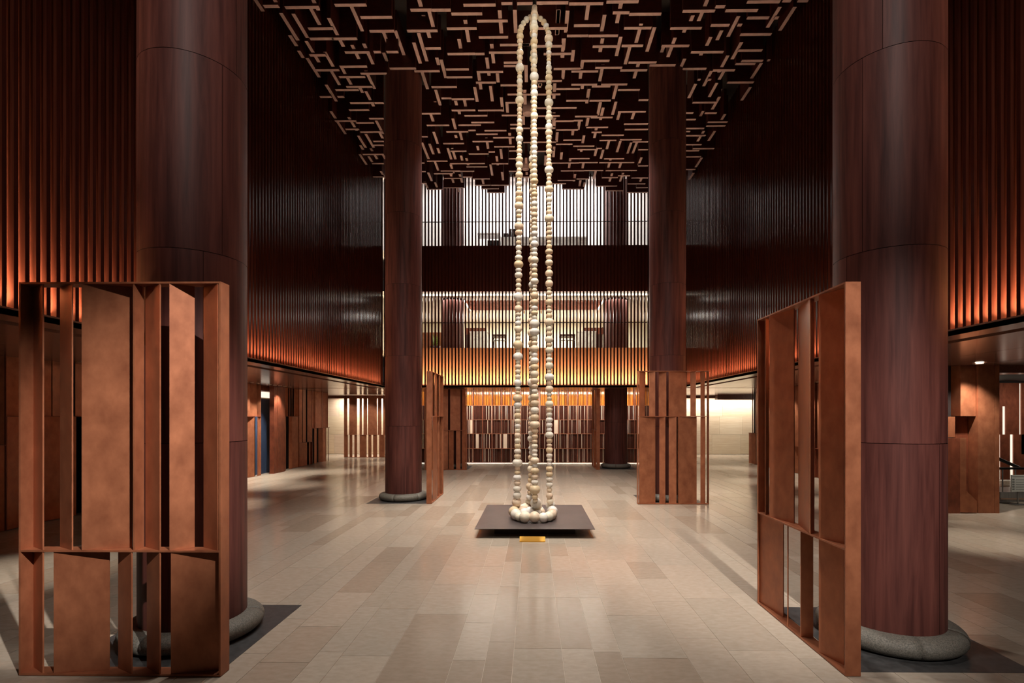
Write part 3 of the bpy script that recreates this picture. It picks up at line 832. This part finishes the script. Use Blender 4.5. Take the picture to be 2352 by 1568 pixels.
# ------------------------------------------------------------------ glazed display screen
yg = vfloor(1063.5)
gx0, gx1 = at(955, yg)[0], at(1568, yg)[0]
gs = empty('glazed_screen', (0, yg, 0)); tag(gs, 'wide bronze framed display screen with amber top panes and dark fins', 'screen')
rows = [zof(p, yg) for p in (1062, 1030, 996, 964, 931, 891)]
gr = random.Random(21)
bay = 0.4065
nb = int((gx1 - gx0) / bay)
fins_ = MB()
for j in range(6):
    z = rows[j]
    MB().box(gx0, gx1, -0.02, 0.16, z - 0.009, z + 0.009).obj('shelf', 'copper', gs)
for k in range(nb + 1):
    x = gx0 + k * bay
    MB().box(x - 0.02, x + 0.02, -0.01, 0.15, 0.03, rows[-1]).obj('upright', 'copper_dark', gs)
for k in range(nb):
    x = gx0 + k * bay
    MB().box(x + 0.025, x + bay - 0.025, 0.10, 0.112, rows[4] + 0.012, rows[5] - 0.012).obj('amber_pane', 'amber', gs)
    for j in range(5):
        q = x + 0.03
        while q < x + bay - 0.04:
            if j == 4:
                wd = 0.014; st = gr.choice((0.05, 0.09, 0.13))
            else:
                wd = gr.choice((0.03, 0.05, 0.09, 0.13)); st = wd + gr.choice((0.003, 0.003, 0.014, 0.02))
            wd = min(wd, x + bay - 0.025 - q)
            if not (j < 4 and gr.random() < 0.03):
                fins_.plank((q, gr.uniform(0.0, 0.05)), (q + wd, gr.uniform(0.0, 0.05)), 0.008, rows[j] + 0.01, rows[j + 1] - 0.01)
            q += st
o = fins_.obj('fins', 'copper_deep', gs); o['kind'] = 'stuff'
MB().box(gx0, gx1, 0.0, 0.1, 0.012, 0.032).obj('plinth_light', 'led', gs)
MB().box(gx0, gx1, 0.2, 0.26, rows[5] - 0.16, rows[5] - 0.12).obj('light_rail', 'led', gs)

# ------------------------------------------------------------------ right pier, escalator hall
vp = vfloor(1176)
q0, q1, q2, q3 = at(2160, vp), at(2203, vp), at(2235, vp), at(2284, vp)
pr_ = empty('copper_pier', (q0[0], vp, 0)); tag(pr_, 'broad copper clad pier at right edge beside the escalator', 'pier', None, 'thing')
X = lambda p: at(p, vp)[0] - q0[0]
MB().box(X(2236), X(2273) - 0.004, 0, 0.3, 0.0, ZS - 0.05).obj('front_panel', 'copper', pr_)
MB().box(X(2273) + 0.004, X(2284), 0.0, 0.3, 0.0, ZS - 0.05).obj('edge_panel', 'copper', pr_)
zj = zof(956, vp)
MB().box(X(2201), X(2235), 0.05, 0.3, zj + 0.006, ZS - 0.05).obj('upper_panel', 'copper', pr_)
MB().box(X(2206), X(2235), 0.24, 0.3, 0.0, zj - 0.006).obj('lower_panel', 'copper_dark', pr_)
MB().box(X(2160), X(2193), 0.1, 0.3, zof(1004, vp), zj - 0.006).obj('side_panel', 'copper', pr_)
MB().box(X(2160), X(2235), 0.3, 0.5, 0, ZS - 0.05).obj('back_panel', 'dark', pr_)
mb = MB()
pts = [(2193, 1005), (2206.5, 1005), (2206.5, 1124), (2231, 1148), (2231, 1174), (2193, 1173)]
P3 = [(X(a), zof(b, vp)) for a, b in pts]
k = len(P3)
mb.add([(a, -0.03, b) for a, b in P3] + [(a, 0.03, b) for a, b in P3],
       [tuple(range(k - 1, -1, -1)), tuple(range(k, 2 * k))] + [(i, (i + 1) % k, k + (i + 1) % k, k + i) for i in range(k)])
mb.obj('notched_board', 'copper', pr_)
MB().box(X(2165), X(2193), -0.03, 0.03, 0.0, zof(1005, vp)).obj('lower_board', 'copper_dark', pr_)

ve_ = 12.3
e0, e1 = at(2286, ve_)[0], at(2400, ve_)[0]
es = empty('escalator', (e0, ve_, 0)); tag(es, 'escalator with glass balustrade and steel skirt at far right', 'escalator')
MB().box(0, e1 - e0, 0, 0.9, 0.0, zof(1128, ve_)).obj('steel_skirt', 'steel', es)
MB().box(0.0, e1 - e0, -0.02, 0.0, 0.06, 0.09).obj('kick_strip', 'ring', es)
zg = zof(1077, ve_)
MB().box(0, e1 - e0, 0.04, 0.055, zof(1128, ve_), zg).obj('glass_panel', 'glass', es)
MB().box(-0.02, e1 - e0, 0.02, 0.08, zg, zg + 0.05).obj('handrail', 'black', es)
for k in range(3):
    MB().tube((0.08 + k * 0.3, 0.03, zof(1128, ve_)), (0.08 + k * 0.3, 0.03, zg), 0.012).obj('post', 'steel', es)
MB().tube((0.0, 0.8, zof(1030, ve_)), (e1 - e0, 0.8, zof(1080, ve_)), 0.04).obj('sloping_rail', 'black', es)
MB().tube((0.0, 0.7, zof(1098, ve_)), (0.5, 0.7, zof(1135, ve_)), 0.03).obj('sloping_rail', 'steel', es)

sx = at(2327, 11.9)
sg = empty('notice_board', (sx[0], 11.9, 0)); tag(sg, 'small grey notice board on a stand before the escalator', 'sign')
MB().box(-0.17, 0.17, -0.01, 0.01, zof(1127, 11.9), zof(1089, 11.9)).obj('board_face', 'paper', sg)
MB().tube((0, 0.02, 0.0), (0, 0.02, zof(1127, 11.9) + 0.05), 0.015).obj('post', 'steel', sg)
MB().box(-0.14, 0.14, -0.1, 0.1, 0.0, 0.015).obj('foot', 'steel', sg)
z1 = zof(1089, 11.9)
for k in range(5):
    MB().box(-0.15, -0.10, -0.0115, -0.010, z1 - 0.12 - k * 0.055, z1 - 0.085 - k * 0.055).obj('pictogram', 'ink', sg)
    MB().box(-0.07, 0.13, -0.0115, -0.010, z1 - 0.11 - k * 0.055, z1 - 0.10 - k * 0.055).obj('text_line', 'ink', sg)
MB().box(-0.15, 0.15, -0.0115, -0.010, z1 - 0.045, z1 - 0.03).obj('heading_line', 'ink', sg)

# backlit slatted wall beyond the escalator
yl = 16.5
wl = struct(MB().box(14.0, 17.6, yl + 0.3, yl + 0.4, 0, ZS).obj('wall_escalator', 'lit'))
Xl = lambda p: at(p, yl)[0]
zt_, zb1, zb2 = zof(880, yl), zof(997, yl), zof(1042, yl)
for a, b, z0, z1 in ((2270, 2291, zb1, zt_), (2298.5, 2329, zb1, zt_), (2333.5, 2380, zb2, zt_), (2270, 2284, 0.01, zb1), (2287, 2308, 0.01, zb1), (2316, 2343, 0.01, zb1), (2358, 2400, 0.01, zb2), (2291, 2298.5, zof(933, yl), zt_)):
    MB().box(Xl(a), Xl(b), yl, yl + 0.04, z0, z1).obj('dark_board', 'copper_dark', wl)
MB().box(12.5, 18, yl, yl + 0.3, zt_, ZS + 0.1).obj('header', 'dark', wl)
bmx = MB().box(at(2252, 11.0)[0], 18, 11.0, 11.4, zof(857, 11.0), ZS).obj('trim_6', 'soffit'); struct(bmx)
struct(MB().box(18.9, 19.1, 2.6, 18, 0, ZS + 0.3).obj('wall_end_right', 'dark'))

# ------------------------------------------------------------------ necklaces, plinth and plaque
HP = 0.157
vfp = F * (EYE - HP) / (1214 - HOR); vbp = F * (EYE - HP) / (1159 - HOR)
p0 = at(1090, vfp); p1 = at(1366.3, vfp)
PLX0, PLX1, PLY0, PLY1 = p0[0], p1[0], p0[1], vbp
pt = empty('display_plinth', ((PLX0 + PLX1) / 2, (PLY0 + PLY1) / 2, 0)); tag(pt, 'flat black steel plinth raised over a recessed base under the necklaces', 'plinth')
hw, hd = (PLX1 - PLX0) / 2, (PLY1 - PLY0) / 2
MB().box(-hw, hw, -hd, hd, HP - 0.008, HP).obj('top_plate', 'plate', pt)
MB().box(-hw + 0.3, hw - 0.3, -hd + 0.35, hd - 0.22, 0.0, HP - 0.008).obj('recessed_base', 'pedestal', pt)

vq = vfloor(1244.5)
c0, c1 = at(1193.3, vq), at(1252.4, vq)
pq = empty('brass_plaque', ((c0[0] + c1[0]) / 2, vq, 0)); tag(pq, 'small sloping brass plaque on the floor before the black plinth', 'plaque')
hw2 = (c1[0] - c0[0]) / 2
mb = MB(); mb.add([(-hw2, 0, 0), (hw2, 0, 0), (hw2, 0.13, 0), (-hw2, 0.13, 0), (-hw2, 0, 0.012), (hw2, 0, 0.012), (hw2, 0.13, 0.062), (-hw2, 0.13, 0.062)],
                  [(3, 2, 1, 0), (4, 5, 6, 7), (0, 1, 5, 4), (1, 2, 6, 5), (2, 3, 7, 6), (3, 0, 4, 7)])
mb.obj('wedge_block', 'brass', pq)

NX, NY = at(1226.5, 9.62)
ZTOP = zof(28, 9.62)


def smooth_path(pts, n=14):
    out = []
    P = [Vector(p) for p in pts]; N = len(P)
    for i in range(N):
        a, b, c, d = P[i - 1], P[i], P[(i + 1) % N], P[(i + 2) % N]
        for k in range(n):
            t = k / n
            out.append(0.5 * ((2 * b) + (c - a) * t + (2 * a - 5 * b + 4 * c - d) * t * t + (3 * b - a - 3 * c + d) * t ** 3))
    return out


def bead_mesh():
    mb = MB(); prof = []
    for q in range(11):
        u = -PI / 2 * 0.9 + PI * 0.9 * q / 10
        prof.append((math.cos(u), math.sin(u)))
    prof = [(0.1, -0.9)] + prof + [(0.1, 0.9)]
    mb.lathe(prof, n=18)
    return mb.mesh('bead', 'bead', True)


BEAD = bead_mesh()
BC = [(244, 232, 208), (252, 246, 234), (236, 214, 178), (246, 226, 200), (240, 234, 222), (230, 208, 178), (250, 240, 218), (242, 220, 196), (246, 244, 240)]


def necklace(pts, label, seed, cable):
    t = empty('bead_necklace', (NX, NY, HP)); tag(t, label, 'necklace')
    path = smooth_path(pts)
    path.append(path[0])
    seg = [(path[i + 1] - path[i]).length for i in range(len(path) - 1)]
    tot = sum(seg); cum = [0]
    for s_ in seg:
        cum.append(cum[-1] + s_)

    def pos(s_):
        s_ %= tot
        lo, hi = 0, len(seg)
        while hi - lo > 1:
            m_ = (lo + hi) // 2
            if cum[m_] <= s_: lo = m_
            else: hi = m_
        f = (s_ - cum[lo]) / max(seg[lo], 1e-9)
        return path[lo].lerp(path[lo + 1], f), (path[lo + 1] - path[lo]).normalized()
    r = random.Random(seed)
    s_ = 0.0; prev = None; cnt = 0
    while s_ < tot - 0.04:
        p, d = pos(s_)
        hz = min(1.0, max(0.0, p.z / 9.0))                  # smaller towards the top
        if p.z < 0.35:
            rad = r.choice((0.066, 0.078, 0.088, 0.1))
        else:
            rad = r.choices((0.045, 0.052, 0.058, 0.070, 0.084), (4, 5, 5, 3, 1.2))[0] * (1.14 - 0.2 * hz)
        asp = r.uniform(0.78, 1.0) if p.z >= 0.35 else r.uniform(0.9, 1.0)
        half = rad * asp * 0.9
        if prev is not None:
            s_ = prev + half * 0.97
            if s_ > tot - half * 0.5:
                break
            p, d = pos(s_)
        o = link('bead', BEAD, t)
        if p.z < 0.35:
            p = Vector((p.x, p.y, max(p.z, rad)))
        o.location = p
        o.rotation_euler = d.to_track_quat('Z', 'Y').to_euler()
        o.scale = (rad, rad, rad * asp)
        c = r.choice(BC); o.color = srgb(*c)
        prev = s_ + half * 0.97; s_ = prev; cnt += 1
    if cable:
        MB().tube((0, 0, ZTOP - HP), (0, 0, 10.9 - HP), 0.014).obj('cable', 'black', t)
    return cnt


def rel(px, py, v):
    a = at(px, v)
    return (a[0] - NX, a[1] - NY, zof(py, v) - HP)


def onplate(px, py, rad=0.085):
    v = F * (EYE - HP - rad) / (py - HOR)
    a = at(px, v)
    return (a[0] - NX, a[1] - NY, rad)


def col_pts(px0, py0, px1, py1, v, n):
    return [rel(px0 + (px1 - px0) * k / n, py0 + (py1 - py0) * k / n, v) for k in range(n + 1)]


front = [rel(1226, 36, 9.62), rel(1213, 42, 9.62), rel(1202, 54, 9.62), rel(1196, 68, 9.62)] + col_pts(1194.5, 84, 1188, 1125, 9.62, 8) + \
        [rel(1186.5, 1150, 9.62), onplate(1185, 1168, 0.1), onplate(1180.5, 1177), onplate(1187, 1184), onplate(1200, 1188), onplate(1213, 1189), onplate(1228, 1189), onplate(1243, 1189), onplate(1257, 1187), onplate(1267, 1182), onplate(1268.5, 1175), onplate(1265, 1168, 0.1), rel(1263.5, 1150, 9.62)] + \
        col_pts(1262, 1125, 1260.5, 90, 9.62, 8) + [rel(1258, 70, 9.62), rel(1251, 54, 9.62), rel(1240, 42, 9.62)]
n1 = necklace(front, 'pale wooden bead necklace hung as the wide outer loop', 5, True)
VA, VBk = 9.28, 9.98
side = [(0, 0.0, zof(24, 9.62) - HP), (0.01, -0.14, zof(33, 9.62) - HP)] + col_pts(1227, 62, 1228.5, 1115, VA, 9) + \
       [rel(1229, 1146, 9.30), onplate(1236, 1171, 0.09), onplate(1243, 1176.5, 0.09), onplate(1236, 1181, 0.06), onplate(1221, 1179, 0.07), onplate(1206, 1178, 0.095), onplate(1202, 1171, 0.08), onplate(1209, 1166, 0.07), onplate(1215, 1160.5, 0.1), rel(1216, 1138, VBk - 0.02)] + \
       col_pts(1220, 1100, 1226, 70, VBk, 9) + [(-0.01, 0.16, zof(40, 9.62) - HP)]
n2 = necklace(side, 'pale wooden bead necklace hung edge on as the middle pair of strands', 8, False)
print('beads', n1, n2, 'fins', len(fins), 'tiles', len(tiles))
